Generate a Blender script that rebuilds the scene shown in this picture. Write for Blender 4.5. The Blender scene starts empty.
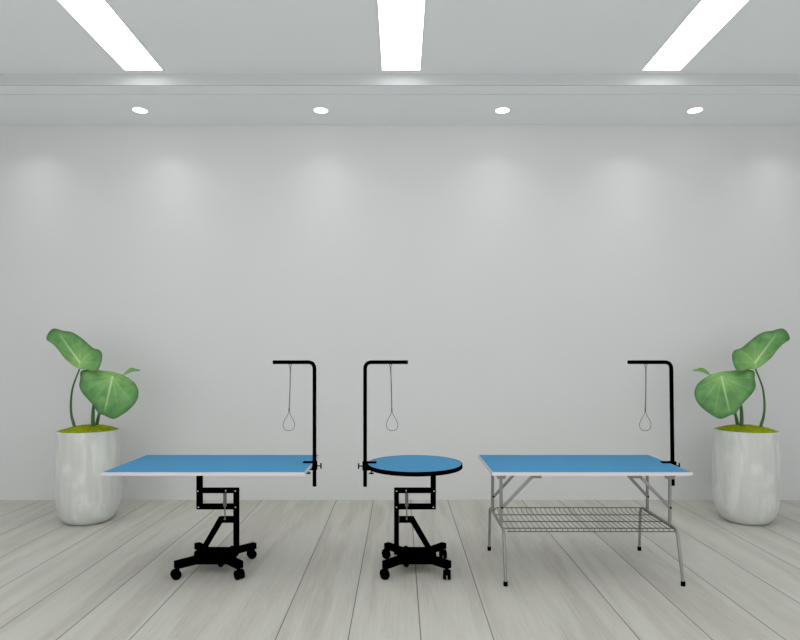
import bpy, bmesh, math, random
from mathutils import Vector, Matrix
random.seed(7)
C = bpy.context.scene.collection
PI = math.pi

# ------------------------------------------------------------------ camera
CAM_Z, F = 1.53, 600.0
cd = bpy.data.cameras.new('camera'); cam = bpy.data.objects.new('camera', cd); C.objects.link(cam)
cam.location = (0, 0, CAM_Z); cam.rotation_euler = (PI/2, 0, 0)
cd.sensor_width = 36; cd.lens = 27; cd.shift_y = 0.045; cd.clip_start = 0.05
bpy.context.scene.camera = cam
vs = bpy.context.scene.view_settings
vs.view_transform = 'Standard'; vs.look = 'None'; vs.exposure = 0; vs.gamma = 1

# ------------------------------------------------------------------ materials
def lin(c):
    return tuple((v/255/12.92 if v/255 <= .04045 else ((v/255+.055)/1.055)**2.4) for v in c) + (1,)
def mat(name, rgb, rough=.5, metal=0, spec=.5, noise=0, nscale=20, bump=0):
    m = bpy.data.materials.new(name); m.use_nodes = True
    nt = m.node_tree; b = nt.nodes['Principled BSDF']
    b.inputs['Roughness'].default_value = rough; b.inputs['Metallic'].default_value = metal
    b.inputs['Specular IOR Level'].default_value = spec
    col = lin(rgb)
    tc = nt.nodes.new('ShaderNodeTexCoord'); n = nt.nodes.new('ShaderNodeTexNoise')
    n.inputs['Scale'].default_value = nscale; n.inputs['Detail'].default_value = 4
    nt.links.new(tc.outputs['Object'], n.inputs['Vector'])
    r = nt.nodes.new('ShaderNodeValToRGB')
    k = noise
    r.color_ramp.elements[0].position = .3; r.color_ramp.elements[1].position = .7
    r.color_ramp.elements[0].color = tuple(v*(1-k) for v in col[:3])+(1,)
    r.color_ramp.elements[1].color = tuple(min(1, v*(1+k)) for v in col[:3])+(1,)
    nt.links.new(n.outputs['Fac'], r.inputs['Fac']); nt.links.new(r.outputs['Color'], b.inputs['Base Color'])
    if bump:
        bp = nt.nodes.new('ShaderNodeBump'); bp.inputs['Strength'].default_value = bump
        bp.inputs['Distance'].default_value = .01
        nt.links.new(n.outputs['Fac'], bp.inputs['Height']); nt.links.new(bp.outputs['Normal'], b.inputs['Normal'])
    return m
def emis(name, rgb, s):
    m = bpy.data.materials.new(name); m.use_nodes = True; nt = m.node_tree
    nt.nodes.remove(nt.nodes['Principled BSDF']); e = nt.nodes.new('ShaderNodeEmission')
    e.inputs['Color'].default_value = lin(rgb); e.inputs['Strength'].default_value = s
    nt.links.new(e.outputs[0], nt.nodes['Material Output'].inputs[0]); return m

M = dict(
    wall=mat('wall paint', (216, 217, 217), .9, spec=.1, noise=.012, nscale=.8),
    side=mat('side wall paint', (240, 242, 243), .9, spec=.1, noise=.01, nscale=1),
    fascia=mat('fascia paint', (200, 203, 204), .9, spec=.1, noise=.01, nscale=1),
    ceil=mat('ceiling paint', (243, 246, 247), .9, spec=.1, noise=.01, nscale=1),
    black=mat('black powder coat', (1, 1, 1), .8, spec=0, noise=.1, nscale=60),
    rubber=mat('black rubber', (1, 1, 1), .8, spec=0, noise=.1, nscale=60),
    blue=mat('blue rubber mat', (84, 153, 199), .8, spec=.08, noise=.035, nscale=140),
    edge=mat('pale edge band', (212, 207, 206), .5, spec=.3, noise=.01, nscale=10),
    under=mat('dark board underside', (70, 70, 70), .8, noise=.05, nscale=20),
    steel=mat('grey coated steel', (140, 140, 137), .38, metal=.35, noise=.05, nscale=30),
    wire=mat('grey shelf wire', (98, 97, 92), .4, metal=.3, noise=.05, nscale=30),
    chrome=mat('gas spring steel', (92, 94, 94), .4, metal=.2, noise=.04, nscale=40),
    bolt=mat('bolt steel', (215, 215, 215), .35, metal=.2, noise=.03, nscale=40),
    cord=mat('noose wire', (48, 48, 48), .5, noise=.15, nscale=150),
    stem=mat('green stem', (62, 104, 50), .5, spec=.3, noise=.2, nscale=25),
    moss=mat('moss', (150, 163, 22), .95, spec=.05, noise=.35, nscale=45, bump=.7),
    glow=emis('strip diffuser', (255, 255, 255), 3.4),
    lens=emis('downlight lens', (255, 255, 255), 4.0),
    trimw=mat('white light trim', (225, 226, 226), .6, noise=.01, nscale=10),
)

def leaf_material():
    m = bpy.data.materials.new('leaf'); m.use_nodes = True; nt = m.node_tree; b = nt.nodes['Principled BSDF']
    b.inputs['Roughness'].default_value = .45; b.inputs['Specular IOR Level'].default_value = .25
    at = nt.nodes.new('ShaderNodeAttribute'); at.attribute_name = 'leafdata'
    sp = nt.nodes.new('ShaderNodeSeparateColor'); nt.links.new(at.outputs['Color'], sp.inputs[0])
    tc = nt.nodes.new('ShaderNodeTexCoord'); n = nt.nodes.new('ShaderNodeTexNoise'); n.inputs['Scale'].default_value = 9
    n.inputs['Detail'].default_value = 5
    nt.links.new(tc.outputs['Object'], n.inputs['Vector'])
    r = nt.nodes.new('ShaderNodeValToRGB'); r.color_ramp.elements[0].position = .32; r.color_ramp.elements[1].position = .7
    r.color_ramp.elements[0].color = lin((78, 128, 72)); r.color_ramp.elements[1].color = lin((116, 164, 100))
    nt.links.new(n.outputs['Fac'], r.inputs['Fac'])
    def mix(a, fac, col):
        x = nt.nodes.new('ShaderNodeMix'); x.data_type = 'RGBA'
        nt.links.new(fac, x.inputs[0]); nt.links.new(a, x.inputs[6]); x.inputs[7].default_value = lin(col)
        return x.outputs[2]
    c = mix(r.outputs['Color'], sp.outputs[1], (46, 88, 42))
    c = mix(c, sp.outputs[2], (152, 200, 112))
    c = mix(c, sp.outputs[0], (196, 226, 168))
    nt.links.new(c, b.inputs['Base Color']); return m
M['leaf'] = leaf_material()

def pot_material():
    m = bpy.data.materials.new('pale stone glaze'); m.use_nodes = True; nt = m.node_tree; b = nt.nodes['Principled BSDF']
    b.inputs['Roughness'].default_value = .35; b.inputs['Specular IOR Level'].default_value = .35
    tc = nt.nodes.new('ShaderNodeTexCoord'); mp = nt.nodes.new('ShaderNodeMapping')
    mp.inputs['Scale'].default_value = (5, 5, 1.6); nt.links.new(tc.outputs['Object'], mp.inputs['Vector'])
    n = nt.nodes.new('ShaderNodeTexNoise'); n.inputs['Scale'].default_value = 1.6; n.inputs['Detail'].default_value = 6
    n.inputs['Distortion'].default_value = 1.2
    nt.links.new(mp.outputs[0], n.inputs['Vector'])
    r = nt.nodes.new('ShaderNodeValToRGB')
    e = r.color_ramp.elements; e[0].position = .35; e[1].position = .62
    e[0].color = lin((202, 204, 200)); e[1].color = lin((217, 220, 217))
    x = e.new(.5); x.color = lin((207, 209, 205))
    nt.links.new(n.outputs['Fac'], r.inputs['Fac']); nt.links.new(r.outputs['Color'], b.inputs['Base Color']); return m
M['pot'] = pot_material()

def floor_material():
    m = bpy.data.materials.new('pale oak planks'); m.use_nodes = True; nt = m.node_tree; b = nt.nodes['Principled BSDF']
    N, L = nt.nodes.new, nt.links.new
    b.inputs['Roughness'].default_value = .62; b.inputs['Specular IOR Level'].default_value = .22
    def math_(op, a, bb=None, clamp=False):
        x = N('ShaderNodeMath'); x.operation = op; x.use_clamp = clamp
        for i, v in enumerate((a, bb)):
            if v is None: continue
            if isinstance(v, (int, float)): x.inputs[i].default_value = v
            else: L(v, x.inputs[i])
        return x.outputs[0]
    tc = N('ShaderNodeTexCoord'); sx = N('ShaderNodeSeparateXYZ'); L(tc.outputs['Object'], sx.inputs[0])
    u = math_('DIVIDE', math_('SUBTRACT', sx.outputs[0], .113), .393)
    idx = math_('FLOOR', u); fr = math_('SUBTRACT', u, idx)
    # planks n=-3/-4 and n=1/2 are one double-width board each: merge their index and drop the joint
    d = math_('MINIMUM', fr, math_('SUBTRACT', 1.0, fr))
    joint = math_('ROUND', u)
    keep = math_('MULTIPLY', math_('GREATER_THAN', math_('ABSOLUTE', math_('SUBTRACT', joint, -3)), .5),
                 math_('GREATER_THAN', math_('ABSOLUTE', math_('SUBTRACT', joint, 2)), .5))
    mi = math_('SUBTRACT', idx, math_('ADD', math_('COMPARE', idx, -3), math_('COMPARE', idx, 2)))
    wn = N('ShaderNodeTexWhiteNoise'); wn.noise_dimensions = '1D'; L(mi, wn.inputs['W'])
    line = math_('MULTIPLY', math_('SUBTRACT', 1.0, math_('DIVIDE', d, .0135), True), keep)
    # grain coordinates shifted per plank
    cmb = N('ShaderNodeCombineXYZ'); L(sx.outputs[0], cmb.inputs[0])
    L(math_('ADD', sx.outputs[1], math_('MULTIPLY', wn.outputs['Value'], 37.0)), cmb.inputs[1])
    L(math_('MULTIPLY', wn.outputs['Value'], 11.0), cmb.inputs[2])
    def noise(sx_, sy_, scale, det, dist=0, rough=.6):
        mp = N('ShaderNodeMapping'); mp.inputs['Scale'].default_value = (sx_, sy_, 1); L(cmb.outputs[0], mp.inputs[0])
        n = N('ShaderNodeTexNoise'); n.inputs['Scale'].default_value = scale; n.inputs['Detail'].default_value = det
        n.inputs['Distortion'].default_value = dist; n.inputs['Roughness'].default_value = rough
        L(mp.outputs[0], n.inputs['Vector']); return n.outputs['Fac']
    fine = noise(26, .7, 4.0, 6, .8, .7)
    mid = noise(9, .5, 1.6, 5, 1.2)
    big = noise(1.6, .5, 1.0, 3)
    # cathedral rings
    rings = math_('MULTIPLY', noise(3.2, .35, .8, 2, .4), 26.0)
    rings = math_('ADD', math_('MULTIPLY', math_('SINE', rings), .5), .5)
    v = math_('ADD', math_('MULTIPLY', fine, .44), math_('MULTIPLY', mid, .16))
    v = math_('ADD', v, math_('MULTIPLY', rings, .10)); v = math_('ADD', v, math_('MULTIPLY', big, .16))
    v = math_('ADD', v, math_('MULTIPLY', math_('SUBTRACT', wn.outputs['Value'], .5), .05))
    r = N('ShaderNodeValToRGB'); e = r.color_ramp.elements
    e[0].position = .28; e[1].position = .6
    e[0].color = lin((184, 181, 171)); e[1].color = lin((214, 212, 204))
    x = e.new(.44); x.color = lin((203, 201, 192))
    L(v, r.inputs['Fac'])
    kn = N('ShaderNodeTexVoronoi'); kn.feature = 'F1'; mp = N('ShaderNodeMapping'); mp.inputs['Scale'].default_value = (1.3, .8, 1)
    L(cmb.outputs[0], mp.inputs[0]); L(mp.outputs[0], kn.inputs['Vector']); kn.inputs['Scale'].default_value = 1.0
    knot = math_('MULTIPLY', math_('SUBTRACT', 1.0, math_('DIVIDE', kn.outputs['Distance'], .03), True), .35)
    mk = N('ShaderNodeMix'); mk.data_type = 'RGBA'; L(knot, mk.inputs[0]); L(r.outputs[0], mk.inputs[6]); mk.inputs[7].default_value = lin((120, 110, 95))
    mx = N('ShaderNodeMix'); mx.data_type = 'RGBA'; L(math_('MULTIPLY', line, .95), mx.inputs[0])
    L(mk.outputs[2], mx.inputs[6]); mx.inputs[7].default_value = lin((72, 70, 64))
    L(mx.outputs[2], b.inputs['Base Color'])
    bp = N('ShaderNodeBump'); bp.inputs['Strength'].default_value = .12; bp.inputs['Distance'].default_value = .004
    L(fine, bp.inputs['Height']); L(bp.outputs[0], b.inputs['Normal'])
    return m
M['floor'] = floor_material()

# ------------------------------------------------------------------ mesh helpers
def box(bm, x0, x1, y0, y1, z0, z1, bev=0):
    t = bmesh.new(); bmesh.ops.create_cube(t, size=1)
    for v in t.verts:
        v.co = Vector(((x0+x1)/2+v.co.x*(x1-x0), (y0+y1)/2+v.co.y*(y1-y0), (z0+z1)/2+v.co.z*(z1-z0)))
    if bev: bmesh.ops.bevel(t, geom=t.edges[:], offset=bev, segments=2, affect='EDGES', profile=.5)
    merge(bm, t)
def merge(bm, t):
    me = bpy.data.meshes.new('tmp'); t.to_mesh(me); t.free(); bm.from_mesh(me); bpy.data.meshes.remove(me)
def beam(bm, a, b, w, h, bev=.003, up=(0, 0, 1)):
    """rectangular bar from a to b, w sideways, h along up"""
    a, b = Vector(a), Vector(b); d = (b-a); n = d.normalized(); s = n.cross(Vector(up)).normalized(); u = s.cross(n).normalized()
    t = bmesh.new(); bmesh.ops.create_cube(t, size=1)
    for v in t.verts:
        v.co = (a+b)/2 + s*v.co.x*w + n*v.co.y*d.length + u*v.co.z*h
    if bev: bmesh.ops.bevel(t, geom=t.edges[:], offset=bev, segments=2, affect='EDGES', profile=.5)
    merge(bm, t)
def tube(bm, pts, r, seg=12, closed=False, caps=True):
    pts = [Vector(p) for p in pts]; n = len(pts)
    rs = r if isinstance(r, (list, tuple)) else [r]*n
    rings = []; nrm = None
    for i, p in enumerate(pts):
        if closed: t = (pts[(i+1) % n]-pts[i-1]).normalized()
        else: t = (pts[min(i+1, n-1)]-pts[max(i-1, 0)]).normalized()
        if nrm is None:
            ref = Vector((0, 0, 1)) if abs(t.z) < .9 else Vector((0, 1, 0))
            nrm = (ref - t*ref.dot(t)).normalized()
        else:
            nrm = (nrm - t*nrm.dot(t)).normalized()
        bn = t.cross(nrm)
        rings.append([bm.verts.new(p+(nrm*math.cos(2*PI*k/seg)+bn*math.sin(2*PI*k/seg))*rs[i]) for k in range(seg)])
    for i in range(n if closed else n-1):
        A, B = rings[i], rings[(i+1) % n]
        for k in range(seg):
            f = bm.faces.new((A[k], A[(k+1) % seg], B[(k+1) % seg], B[k])); f.smooth = True
    if caps and not closed:
        bm.faces.new(rings[0][::-1]); bm.faces.new(rings[-1])
def bend(pts, rad, n=6):
    """polyline with rounded corners"""
    pts = [Vector(p) for p in pts]; out = [pts[0]]
    for i in range(1, len(pts)-1):
        a, p, b = pts[i-1], pts[i], pts[i+1]
        r = min(rad, (a-p).length*.49, (b-p).length*.49)
        s, e = p+(a-p).normalized()*r, p+(b-p).normalized()*r
        for k in range(n+1):
            t = k/n; out.append(s*(1-t)**2+p*2*t*(1-t)+e*t*t)
    out.append(pts[-1]); return out
def spline(pts, n=8):
    pts = [Vector(p) for p in pts]; P = [pts[0]*2-pts[1]]+pts+[pts[-1]*2-pts[-2]]; out = []
    for i in range(1, len(P)-2):
        for k in range(n):
            t = k/n; a, b, c, d = P[i-1:i+3]
            out.append(.5*((2*b)+(c-a)*t+(2*a-5*b+4*c-d)*t*t+(3*b-a-3*c+d)*t**3))
    out.append(pts[-1]); return out
def lathe(bm, prof, seg=64, c=(0, 0)):
    rings = []
    for r, z in prof:
        if r < 1e-6: rings.append([bm.verts.new((c[0], c[1], z))])
        else: rings.append([bm.verts.new((c[0]+r*math.cos(2*PI*k/seg), c[1]+r*math.sin(2*PI*k/seg), z)) for k in range(seg)])
    for A, B in zip(rings, rings[1:]):
        for k in range(seg):
            k2 = (k+1) % seg
            if len(A) == 1 and len(B) == 1: continue
            if len(A) == 1: f = bm.faces.new((A[0], B[k2], B[k]))
            elif len(B) == 1: f = bm.faces.new((A[k], A[k2], B[0]))
            else: f = bm.faces.new((A[k], A[k2], B[k2], B[k]))
            f.smooth = True
def cyl(bm, a, b, r, seg=20):
    tube(bm, [a, b], r, seg)
def obj(name, bm, m, parent=None, sharp=35):
    bmesh.ops.recalc_face_normals(bm, faces=bm.faces[:])
    me = bpy.data.meshes.new(name); bm.to_mesh(me); bm.free(); me.materials.append(m)
    for p in me.polygons: p.use_smooth = True
    me.set_sharp_from_angle(angle=math.radians(sharp))
    o = bpy.data.objects.new(name, me); C.objects.link(o)
    if parent: o.parent = parent
    return o
def thing(name, label, cat, loc, group=None):
    o = bpy.data.objects.new(name, None); C.objects.link(o); o.location = loc; o.empty_display_size = .1
    o['label'] = label; o['category'] = cat
    if group: o['group'] = group
    return o
def struct(name, bm, m, label):
    o = obj(name, bm, m); o['kind'] = 'structure'; o['label'] = label; o['category'] = name.split('_')[0]; return o
def at(px, py, Y):
    return Vector(((px-400)*Y/F, Y, CAM_Z-(py-356)*Y/F))

# ------------------------------------------------------------------ room
WY, XW, YB = 6.375, 4.95, -1.6
ZC, ZS = 4.086, 3.984            # main ceiling, lowered border
b = bmesh.new(); box(b, -XW, XW, YB, WY, -.06, 0); struct('floor', b, M['floor'], 'pale grey oak plank floor with long boards running to the back wall')
b = bmesh.new(); box(b, -XW, XW, WY, WY+.1, -.06, ZC+.1); struct('wall_back', b, M['wall'], 'plain pale grey back wall washed by downlights')
b = bmesh.new(); box(b, -XW-.1, -XW, YB, WY+.1, -.06, ZC+.1); struct('wall_left', b, M['side'], 'plain pale grey side wall on the left')
b = bmesh.new(); box(b, XW, XW+.1, YB, WY+.1, -.06, ZC+.1); struct('wall_right', b, M['side'], 'plain pale grey side wall on the right')
b = bmesh.new(); box(b, -XW, XW, YB, WY, ZC, ZC+.1); struct('ceiling', b, M['ceil'], 'flat pale grey ceiling holding three strip lights')
b = bmesh.new(); box(b, -XW, XW, 5.437+.012, 5.625, ZS, ZC); box(b, -XW, XW, 5.637, WY, ZS, ZC)
struct('trim_1', b, M['ceil'], 'lowered ceiling border along the back wall')
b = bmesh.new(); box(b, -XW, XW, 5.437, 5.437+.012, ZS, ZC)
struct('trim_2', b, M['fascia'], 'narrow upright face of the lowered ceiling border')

SX = [(-2.285, 'left long white strip light in the ceiling, above the wheeled rectangular table'),
      (.01, 'middle long white strip light in the ceiling, above the round table'),
      (2.33, 'right long white strip light in the ceiling, above the folding table')]
for x, lab in SX:
    y0, y1, w = .6, 5.35, .338
    t = thing('strip_light', lab, 'ceiling light', (x, y1, ZC), 'strip lights in the ceiling')
    b = bmesh.new(); L_ = y1-y0
    for (a0, a1, c0, c1) in ((-w/2-.006, -w/2, -L_, 0), (w/2, w/2+.006, -L_, 0), (-w/2-.006, w/2+.006, -L_-.006, -L_), (-w/2-.006, w/2+.006, 0, .006)):
        box(b, a0, a1, c0, c1, -.008, 0)
    obj('frame', b, M['trimw'], t)
    b = bmesh.new(); box(b, -w/2, w/2, -L_, 0, -.007, 0); obj('diffuser', b, M['glow'], t)
for x, lab in ((-2.593, 'leftmost of the four round recessed downlights along the back wall'),
               (-.788, 'round recessed downlight second from the left, along the back wall'),
               (1.022, 'round recessed downlight third from the left, along the back wall'),
               (2.943, 'rightmost of the four round recessed downlights along the back wall')):
    t = thing('downlight', lab, 'downlight', (x, 5.985, ZS), 'round downlights along the back wall')
    b = bmesh.new(); lathe(b, [(.070, 0), (.077, 0), (.077, -.004), (.070, -.006), (.070, 0)], 40); obj('trim_ring', b, M['trimw'], t)
    b = bmesh.new(); lathe(b, [(0, -.004), (.070, -.004), (.070, 0), (0, 0)], 40); obj('lens', b, M['lens'], t)
for px in (40, 172, 327, 495, 627, 770):
    ld = bpy.data.lights.new('wall_wash', 'SPOT'); ld.energy = 5; ld.spot_size = math.radians(118); ld.spot_blend = .7
    ld.shadow_soft_size = .04; lo = bpy.data.objects.new('wall_wash', ld); C.objects.link(lo)
    lo.location = ((px-400)*.010625, 5.96, ZS-.02)
    ld = bpy.data.lights.new('wall_beam', 'SPOT'); ld.energy = 6.5; ld.spot_size = math.radians(64); ld.spot_blend = 1
    ld.shadow_soft_size = .04; lo = bpy.data.objects.new('wall_beam', ld); C.objects.link(lo)
    lo.location = ((px-400)*.010625, 5.96, ZS-.02); lo.rotation_euler = (math.radians(6), 0, 0)

# ------------------------------------------------------------------ rectangular table top
H = .755
def rect_top(t, x0, x1, y0, y1, th=.023):
    b = bmesh.new(); i = .006
    box(b, x0+i, x1-i, y0+i, y1-i, H-.006, H, .001); top = obj('table_top', b, M['blue'], t)
    top['label'] = 'blue top surface'
    b = bmesh.new()
    for a in ((x0, x1, y0, y0+i), (x0, x1, y1-i, y1), (x0, x0+i, y0+i, y1-i), (x1-i, x1, y0+i, y1-i)):
        box(b, *a, H-th, H-.0015)
    e = obj('edge_band', b, M['edge'], top); e['label'] = 'pale edge band'
    b = bmesh.new(); box(b, x0+i, x1-i, y0+i, y1-i, H-th+.001, H-.006); obj('underside', b, M['under'], top)

# ------------------------------------------------------------------ black lift base (s = +1: column to the right, -1: mirrored)
def lift_base(t, s, caster_turn):
    """built about the base centre at the origin of t"""
    X = lambda v: s*v
    def bx(b, x0, x1, *r, bev=.004): box(b, min(X(x0), X(x1)), max(X(x0), X(x1)), *r, bev)
    b = bmesh.new(); bx(b, -.20, .06, -.11, .13, H-.043, H-.027); obj('mounting_plate', b, M['black'], t)
    b = bmesh.new(); bx(b, -.145, -.107, -.02, .02, .427, H-.043); obj('lift_post', b, M['black'], t)
    for z0, z1 in ((.544, .577), (.427, .462)):
        b = bmesh.new(); bx(b, -.14, .156, -.024, .024, z0, z1); obj('lift_arm', b, M['black'], t)
    b = bmesh.new(); bx(b, .121, .157, -.02, .02, .10, .578); obj('column', b, M['black'], t)
    b = bmesh.new()   # bent brace, one outline extruded
    o = [(.12, .372), (.016, .372), (-.132, .115), (-.090, .115), (.038, .330), (.12, .330)]
    f = [b.verts.new((X(x), -.017, z)) for x, z in o]; g = [b.verts.new((X(x), .017, z)) for x, z in o]
    b.faces.new(f); b.faces.new(g[::-1])
    for k in range(6): b.faces.new((f[k], f[(k+1) % 6], g[(k+1) % 6], g[k]))
    obj('brace', b, M['black'], t)
    b = bmesh.new(); cyl(b, (X(.066), -.033, .548), (X(.066), -.033, .452), .0122)
    gs = obj('gas_spring', b, M['chrome'], t); gs['label'] = 'grey gas spring'
    b = bmesh.new(); cyl(b, (X(.066), -.033, .46), (X(.066), -.033, .366), .0042); tube(b, [(X(.066), -.04, .362), (X(.066), -.014, .362)], .006)
    obj('piston_rod', b, M['chrome'], gs)
    for x, z, y in ((-.13, 0.561, -.024), (.139, 0.561, -.024), (.07, .564, -.024), (-.126, .445, -.024), (.139, .445, -.024)):
        b = bmesh.new(); tube(b, [(X(x), y-.005, z), (X(x), y, z)], .0045, 10)
        bo = obj('bolt', b, M['bolt'], t); bo['label'] = 'small silver bolt head'
    # base plate with two cross tubes
    b = bmesh.new(); bx(b, -.145, .135, -.13, .115, .068, .118, bev=.006)
    obj('base_plate', b, M['black'], t)
    b = bmesh.new(); tube(b, [(X(.070), -.15, .078), (X(.070), .135, .1)], .02, 14); obj('foot_bar', b, M['black'], t)
    for lx in (-.207, .209):
        for ly in (-.207, .215):
            b = bmesh.new()
            e = Vector((lx, ly, .095)); i = Vector((lx*.42, ly*.36, .095))
            beam(b, i, e+Vector((math.copysign(.012, lx), math.copysign(.004, ly), 0)), .046, .044)
            leg = obj('leg', b, M['black'], t)
            # caster: stem, fork hood, twin wheels
            b = bmesh.new(); a = caster_turn.get((lx > 0, ly > 0), .4)
            d = Vector((math.cos(a), math.sin(a), 0)); sd = Vector((-d.y, d.x, 0))
            cpt = Vector((lx, ly, 0)) - d*.012
            cyl(b, (lx, ly, .05), (lx, ly, .075), .011, 14)
            tube(b, spline([cpt+d*.02+Vector((0, 0, .052)), cpt+Vector((0, 0, .064)), cpt-d*.028+Vector((0, 0, .052))], 5), .009, 10)
            cyl(b, cpt+sd*.024+Vector((0, 0, .033)), cpt-sd*.024+Vector((0, 0, .033)), .007, 12)
            ca = obj('caster', b, M['black'], t)
            for q in (-1, 1):
                b = bmesh.new(); w = cpt+sd*.016*q+Vector((0, 0, .033))
                pr = [w-sd*.010, w-sd*.0085, w+sd*.0085, w+sd*.010]
                tube(b, pr, [.029, .033, .033, .029], 24); obj('wheel', b, M['rubber'], ca)

# left wheeled rectangular table
lx0, lx1 = -1.992, -.634
t = thing('grooming_table', 'blue rectangular grooming table with pale edges on a black wheeled lift base', 'table', (-1.32, 4.33, 0))
t1 = t
class Off:  # local builders use coordinates relative to the thing
    pass
rect_top(t, lx0+1.32, lx1+1.32, 4.0-4.33, 4.71-4.33)
lift_base(t, 1, {(False, False): .55, (True, False): 2.4, (True, True): .5, (False, True): 2.6})

# round table
RX, RY, RR = .1064, 4.345, .345
t = thing('grooming_table', 'round blue grooming table with a black rim on a black wheeled lift base', 'table', (.114, 4.33, 0))
cx, cy = RX-.114, RY-4.33
b = bmesh.new(); lathe(b, [(0, H), (RR-.007, H), (RR-.007, H-.008), (0, H-.008)], 96, (cx, cy)); top = obj('table_top', b, M['blue'], t); top['label'] = 'blue top surface'
b = bmesh.new(); lathe(b, [(RR-.007, H), (RR-.003, H+.001), (RR, H-.003), (RR, H-.027), (RR-.004, H-.03), (RR-.007, H-.03), (RR-.007, H)], 96, (cx, cy))
e = obj('rim', b, M['black'], top); e['label'] = 'black rim'
b = bmesh.new(); lathe(b, [(0, H-.008), (RR-.007, H-.008), (RR-.007, H-.027), (0, H-.027)], 96, (cx, cy)); obj('underside', b, M['under'], top)
lift_base(t, -1, {(False, False): .15, (True, False): 1.45, (True, True): 1.7, (False, True): .1})

# ------------------------------------------------------------------ folding table
t = thing('folding_grooming_table', 'blue rectangular grooming table on grey folding tube legs with a wire shelf below', 'table', (1.283, 4.355, 0))
TX, TY = 1.283, 4.355
P = lambda x, y, z: (x-TX, y-TY, z)
rect_top(t, .614-TX, 1.952-TX, 4.0-TY, 4.71-TY)
HB = H-.023; FY, BY = 4.154, 4.53
for xs, s in ((.699, 1), (1.868, -1)):
    # lower U leg: front foot, rail, rear foot
    b = bmesh.new(); fx = xs-.0+(.004 if s > 0 else .017)
    tube(b, bend([P(fx, 3.995, .02), P(xs, 4.045, .357), P(xs, 4.66, .357), P(fx, 4.725, .02)], .045), .0105, 12)
    lf = obj('leg_frame', b, M['steel'], t)
    for fy in (3.995, 4.725):
        b = bmesh.new(); cyl(b, P(fx, fy, 0), P(fx, fy, .03), .0145, 16); ft = obj('foot_cap', b, M['rubber'], lf); ft['label'] = 'black rubber foot'
    for fy, zl in ((FY, .485), (BY, .473)):
        b = bmesh.new(); cyl(b, P(xs, fy, .357), P(xs, fy, HB), .0112, 14); up = obj('leg', b, M['steel'], t)
        b = bmesh.new(); o = [(-.034, HB), (.034, HB), (.034, HB-.03), (.024, HB-.052), (-.024, HB-.052), (-.034, HB-.03)]
        f = [b.verts.new(P(xs+x, fy-.016, z)) for x, z in o]; g = [b.verts.new(P(xs+x, fy+.016, z)) for x, z in o]
        b.faces.new(f); b.faces.new(g[::-1])
        for k in range(6): b.faces.new((f[k], f[(k+1) % 6], g[(k+1) % 6], g[k]))
        obj('hinge_bracket', b, M['steel'], up)
        dx = .212*s
        b = bmesh.new(); beam(b, P(xs+.004*s, fy-.018, zl-.003), P(xs+dx, fy-.018, HB-.034), .008, .022, .002)
        beam(b, P(xs+dx-.012*s, fy-.018, HB-.0225), P(xs+dx+.065*s, fy-.018, HB-.0225), .010, .044, .002)
        br = obj('brace', b, M['steel'], t)
        b = bmesh.new(); cyl(b, P(xs+.004*s, fy-.026, zl), P(xs+.004*s, fy-.008, zl), .007, 12)
        rv = obj('rivet', b, M['black'], br); rv['label'] = 'dark pivot rivet'
# wire shelf
b = bmesh.new(); zr = .362
x0, x1 = .735, 1.845; n = 32
for k in range(n):
    x = x0+(x1-x0)*k/(n-1)
    tube(b, spline([P(x, 4.03, zr-.012), P(x, 4.036, zr-.002), P(x, 4.07, zr+.003), P(x, 4.3, zr+.003), P(x, 4.47, zr+.003), P(x, 4.515, zr+.01), P(x, 4.53, zr+.022)], 3), .0024, 6)
sh = obj('wire_shelf', b, M['wire'], t); sh['label'] = 'grey wire shelf of close parallel wires'
for y, z, a0, a1 in ((4.533, zr+.022, .70, 1.862), (4.42, zr-.002, .70, 1.866), (4.24, zr-.002, .70, 1.866), (4.075, zr-.002, .70, 1.866), (4.033, zr-.012, .72, 1.85)):
    b = bmesh.new()
    if y == 4.533: tube(b, bend([P(a0, y-.05, zr-.01), P(a0+.02, y, z), P(a1-.02, y, z), P(a1, y-.05, zr-.01)], .02), .0034, 8)
    else: tube(b, [P(a0, y, z), P(a1, y, z)], .0036, 8)
    obj('rail', b, M['wire'], sh)

# ------------------------------------------------------------------ grooming arms and nooses
def arm(label, px, pend, Y, s, edge_x, post_bot, lean=0):
    """s=+1: post right of the table, arm reaching left"""
    k = Y/F; X = (px-400)*k; zt = CAM_Z-(362.2-356)*k; zb = CAM_Z-(post_bot-356)*k; xe = (pend-400)*k
    t = thing('grooming_pole', label, 'grooming pole', (X, Y, zb))
    Q = lambda x, y, z: (x, y, z-zb)
    r = .0138
    b = bmesh.new(); tube(b, bend([Q(0, 0, zb), Q(lean, 0, zt), Q(xe-X, 0, zt)], .05, 8), r, 16); obj('tube', b, M['black'], t)
    # clamp: sleeve, upper jaw on the top, lower jaw and screw under it
    b = bmesh.new(); box(b, -.019, .019, -.019, .019, H-.052-zb, H+.012-zb, .003)
    i = -s
    def bx(x0, x1, *a): box(b, min(i*x0, i*x1), max(i*x0, i*x1), *a, .002)
    bx(.01, .082, -.02, .02, H+.0005-zb, H+.0095-zb)
    bx(.01, .055, -.014, .014, H-.052-zb, H-.043-zb)
    cl = obj('clamp', b, M['black'], t)
    b = bmesh.new(); xs = i*.046
    cyl(b, Q(xs, 0, H-.075), Q(xs, 0, H-.031), .0045, 10); cyl(b, Q(xs, 0, H-.031), Q(xs, 0, H-.027), .011, 14)
    tube(b, [Q(xs-.017, 0, H-.075), Q(xs+.017, 0, H-.075)], .006, 10); obj('clamp_screw', b, M['black'], cl)
    b = bmesh.new(); xk = s*.047
    cyl(b, Q(s*.015, 0, H-.022), Q(xk, 0, H-.022), .0045, 10); tube(b, [Q(xk, 0, H-.042), Q(xk, 0, H-.002)], .0055, 10)
    obj('knob', b, M['black'], cl)
    return zt-r
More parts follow.
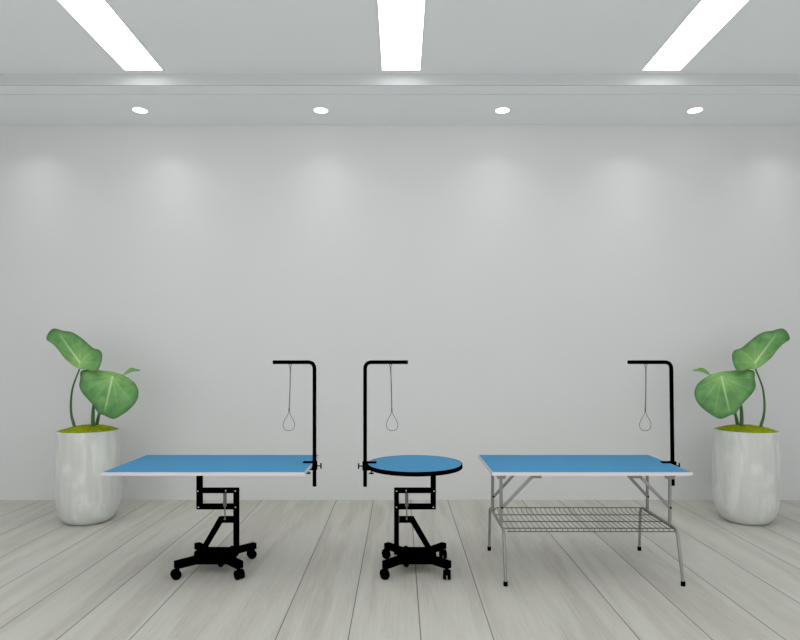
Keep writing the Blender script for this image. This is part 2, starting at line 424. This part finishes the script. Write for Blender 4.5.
def noose(label, ptop, ploop, Y, zt, r=.0032):
    k = Y/F; X = (ptop-400)*k; dx = (ploop-ptop)*k
    t = thing('grooming_noose', label, 'noose', (X, Y, zt))
    Z = lambda py: CAM_Z-(py-356)*k-zt
    b = bmesh.new(); ry = .009
    tube(b, [(ry*math.sin(a*PI/8), 0, -ry-.0005+ry*math.cos(a*PI/8)) for a in range(16)], .0022, 8, closed=True)
    tube(b, [(0, 0, -2*ry), (.001, 0, Z(371))], .0042, 8); obj('hook', b, M['cord'], t)
    b = bmesh.new(); zb = Z(409.5)
    tube(b, spline([(.001, 0, Z(370)), (dx*.35+.002, 0, Z(390)), (dx*.75, 0, zb)], 6), r, 8); cd_ = obj('cord', b, M['cord'], t)
    b = bmesh.new(); cyl(b, (dx*.75, 0, zb+.008), (dx*.78, 0, zb-.012), .0046, 10); obj('slide', b, M['cord'], t)
    b = bmesh.new(); w = 5.7*k
    pts = []
    zt_, zl = zb-.008, Z(430.7)
    hh = zt_-zl
    prof = [(.0, 0), (.12, .12), (.34, .27), (.74, .45), (.98, .64), (1.0, .74), (.86, .88), (.5, .975), (0, 1)]
    rgt = [(dx+(-dx*.22)*(1-v)+u*w, 0, zt_-v*hh) for u, v in prof]; lft = [(dx+(-dx*.22)*(1-v)-u*w, 0, zt_-v*hh) for u, v in prof[::-1][1:]]
    tube(b, spline(rgt+lft, 5), .0019, 8); obj('loop', b, M['cord'], t)
YA = 4.353
z = arm('bent black grooming pole clamped to the right end of the wheeled rectangular table', 314.5, 273, YA, 1, lx1, 486.3)
noose('thin wire noose hanging from the bent pole of the wheeled rectangular table', 290.2, 288.8, YA, z)
z = arm('bent black grooming pole clamped to the left edge of the round table', 365.1, 408, 4.345, -1, 0, 486.5)
noose('thin wire noose hanging from the bent pole of the round table', 390.6, 392.2, 4.345, z)
z = arm('bent black grooming pole clamped to the right end of the folding table', 672.8, 628, YA, 1, 0, 485.5, lean=-.012)
noose('thick grey wire noose hanging from the bent pole of the folding table', 645.8, 645.2, YA, z, .0036)

# ------------------------------------------------------------------ potted plants
PY = 5.57
def seg_d(p, a, c):
    ab = (c[0]-a[0], c[1]-a[1]); L2 = ab[0]**2+ab[1]**2
    u = max(0, min(1, ((p[0]-a[0])*ab[0]+(p[1]-a[1])*ab[1])/L2))
    return math.hypot(p[0]-a[0]-u*ab[0], p[1]-a[1]-u*ab[1]), u
def closed_spline(pts, n=8):
    out = []; m = len(pts)
    for i in range(m):
        a, b_, c, d = (Vector(pts[(i+j) % m]) for j in (-1, 0, 1, 2))
        for k in range(n):
            t = k/n; out.append(.5*((2*b_)+(c-a)*t+(2*a-5*b_+4*c-d)*t*t+(3*b_-a-3*c+d)*t**3))
    return out
def leaf_mesh(outline, hub, veins, depth, to3d, wave=.012):
    """outline / hub / veins in drawing units; depth(x,y)->metres behind the pot axis"""
    O = closed_spline([(x, y, 0) for x, y in outline], 8); m = len(O); R = 26
    bm = bmesh.new(); lay = bm.loops.layers.float_color.new('leafdata'); data = {}
    rows = []
    def place(x, y, v, j):
        z = depth(x, y) + wave*v*v*math.sin(j/m*2*PI*5+1.0)
        vein = ridge = 0
        for a, c, w, amp in veins:
            d, u = seg_d((x, y), a, c); vein = max(vein, (amp if amp > .9 else amp*.6)*(1-.75*u)*math.exp(-(d/w)**2))
            ridge = max(ridge, amp*math.exp(-(d/(w*2.5))**2))
        nd = to3d(x, y, z+.012*ridge); vt = bm.verts.new(nd)
        rad = math.hypot(x-hub[0], y-hub[1])
        data[vt] = (vein, max(0, (v-.82)/.18)**1.5*.75, .55*math.exp(-(rad/75)**2), 1)
        return vt
    c = place(hub[0], hub[1], 0, 0)
    for i in range(1, R+1):
        v = i/R; rows.append([place(hub[0]+(p.x-hub[0])*v, hub[1]+(p.y-hub[1])*v, v, j) for j, p in enumerate(O)])
    for j in range(m): bm.faces.new((c, rows[0][j], rows[0][(j+1) % m]))
    for A, B in zip(rows, rows[1:]):
        for j in range(m): bm.faces.new((A[j], A[(j+1) % m], B[(j+1) % m], B[j]))
    for f in bm.faces:
        for l in f.loops: l[lay] = data[l.vert]
    return bm
def plant(label, X, s):
    t = thing('potted_plant', label, 'potted plant', (X, PY, 0), 'potted plants by the back wall')
    k = PY/F
    b = bmesh.new()
    prof = [(0, 0), (.17, 0), (.20, .006), (.235, .03), (.272, .078), (.298, .15), (.311, .25), (.315, .36), (.313, .5), (.307, .65), (.3, .80), (.299, .833),
            (.295, .837), (.288, .833), (.284, .80), (0, .79)]
    prof = [(q[0]*.893, q[1]*1.012) for q in prof]
    lathe(b, prof, 28); po = obj('pot', b, M['pot'], t, sharp=180)
    for ed in po.data.edges:   # faintly faceted sides
        p, q = (po.data.vertices[i].co for i in ed.vertices)
        if p.z < .1 or q.z < .1: continue
        if abs(p.z-q.z) > .02 and abs(math.atan2(p.y, p.x)-math.atan2(q.y, q.x)) < .01: ed.use_edge_sharp = True; po['label'] = 'pale stone-look pot with rounded bottom'
    b = bmesh.new(); random.seed(3)
    seg, rows = 56, []
    c = b.verts.new((0, 0, .886))
    for i in range(1, 15):
        v = i/14; r = .257*v
        row = []
        for j in range(seg):
            a = 2*PI*j/seg
            zz = .832+.05*(1-v**2.2)+(.012*random.random() if i < 14 else 0)
            row.append(b.verts.new((r*math.cos(a), r*math.sin(a), zz)))
        rows.append(row)
    for j in range(seg): b.faces.new((c, rows[0][j], rows[0][(j+1) % seg]))
    for A, B in zip(rows, rows[1:]):
        for j in range(seg): b.faces.new((A[j], A[(j+1) % seg], B[(j+1) % seg], B[j]))
    mo = obj('moss', b, M['moss'], po); mo['label'] = 'yellow-green moss filling the pot'
    # drawing units (left plant): 5.333 per pixel, pot axis at u = 315
    def to3d(x, y, d):
        q = at(400+X*F/PY+s*(1 if s > 0 else 1.035)*(x-315)/5.333, 320+y/5.333, PY+d)
        return Vector((q.x-X, d, q.z))
    l1 = [(88, 103), (100, 66), (128, 45), (178, 57), (222, 64), (262, 86), (300, 117), (338, 149), (370, 160), (385, 182), (382, 222), (366, 262),
          (345, 276), (315, 268), (292, 262), (268, 262), (238, 248), (205, 222), (178, 196), (150, 158), (118, 124)]
    h1 = (266, 226)
    v1 = [(h1, (160, 80), 5, 1.0), (h1, (270, 110), 4, .45), (h1, (335, 165), 4, .5), (h1, (372, 225), 4, .45), (h1, (175, 175), 4, .4), (h1, (215, 80), 3, .3), (h1, (330, 262), 4, .5), (h1, (262, 262), 6, .7)]
    d1 = lambda x, y: -.02+(226-y)*.0009-((x-250)/130)**2*.05
    l2 = [(270, 276), (298, 264), (335, 266), (390, 270), (440, 276), (490, 291), (530, 312), (562, 340), (579, 380), (574, 420), (552, 456), (515, 490),
          (482, 512), (452, 527), (425, 523), (395, 508), (368, 500), (350, 476), (333, 450), (300, 414), (276, 384), (263, 352), (268, 314)]
    h2 = (441, 302)
    v2 = [(h2, (400, 480), 5, 1.0), (h2, (300, 370), 4, .4), (h2, (290, 310), 4, .4), (h2, (335, 430), 4, .35), (h2, (540, 440), 4, .5), (h2, (560, 360), 4, .35), (h2, (475, 490), 4, .4), (h2, (340, 280), 4, .4)]
    d2 = lambda x, y: -.05-(y-300)*.0012-((x-420)/150)**2*.03+.06*max(0, (x-500)/80)
    l3 = [(480, 298), (498, 290), (512, 272), (530, 258), (548, 255), (566, 261), (587, 266), (583, 272), (556, 272), (532, 282), (512, 291), (496, 296)]
    h3 = (515, 282); v3 = [((490, 294), (580, 268), 3, .4)]
    d3 = lambda x, y: .06+(x-500)*.001
    defs = [(l1, h1, v1, d1, [(236, 562, -.06), (222, 510, -.05), (218, 450, -.03), (226, 370, -.01), (246, 308, 0), (262, 268, .01), (267, 228, -.005)], [.014, .011, .010, .0085, .0075, .007, .005]),
            (l2, h2, v2, d2, [(337, 566, -.03), (336, 510, -.01), (342, 450, .02), (368, 372, .03), (408, 316, .01), (441, 302, -.02)], [.018, .016, .013, .010, .008, .005]),
            (l3, h3, v3, d3, [(357, 558, .05), (368, 505, .06), (392, 420, .08), (430, 345, .09), (470, 305, .07), (496, 292, .06)], [.016, .013, .011, .009, .007, .005])]
    for o, h, v, d, sp, rr in defs:
        pts = spline([to3d(*q) for q in sp], 6)
        rs = []
        for i in range(len(rr)-1):
            for q in range(6): rs.append(rr[i]+(rr[i+1]-rr[i])*q/6)
        rs.append(rr[-1])
        pts = [pts[0]-Vector((0, 0, .04))]+pts; rs = [rs[0]]+rs
        b = bmesh.new(); tube(b, pts, rs, 10); st = obj('stem', b, M['stem'], t)
        lf = obj('leaf', leaf_mesh(o, h, v, d, to3d, .004 if o is l3 else .02 if o is l1 else .014), M['leaf'], t, sharp=80)
plant('elephant ear plant in pale pot behind the wheeled rectangular table, upper leaf leaning left', (89-400)*PY/F, 1)
plant('elephant ear plant in pale pot right of the folding table, upper leaf leaning right', (745.7-400)*PY/F, -1)

# ------------------------------------------------------------------ world
w = bpy.data.worlds.new('world'); bpy.context.scene.world = w; w.use_nodes = True
bg = w.node_tree.nodes['Background']; bg.inputs[0].default_value = (.985, .995, 1, 1); bg.inputs[1].default_value = 1.78
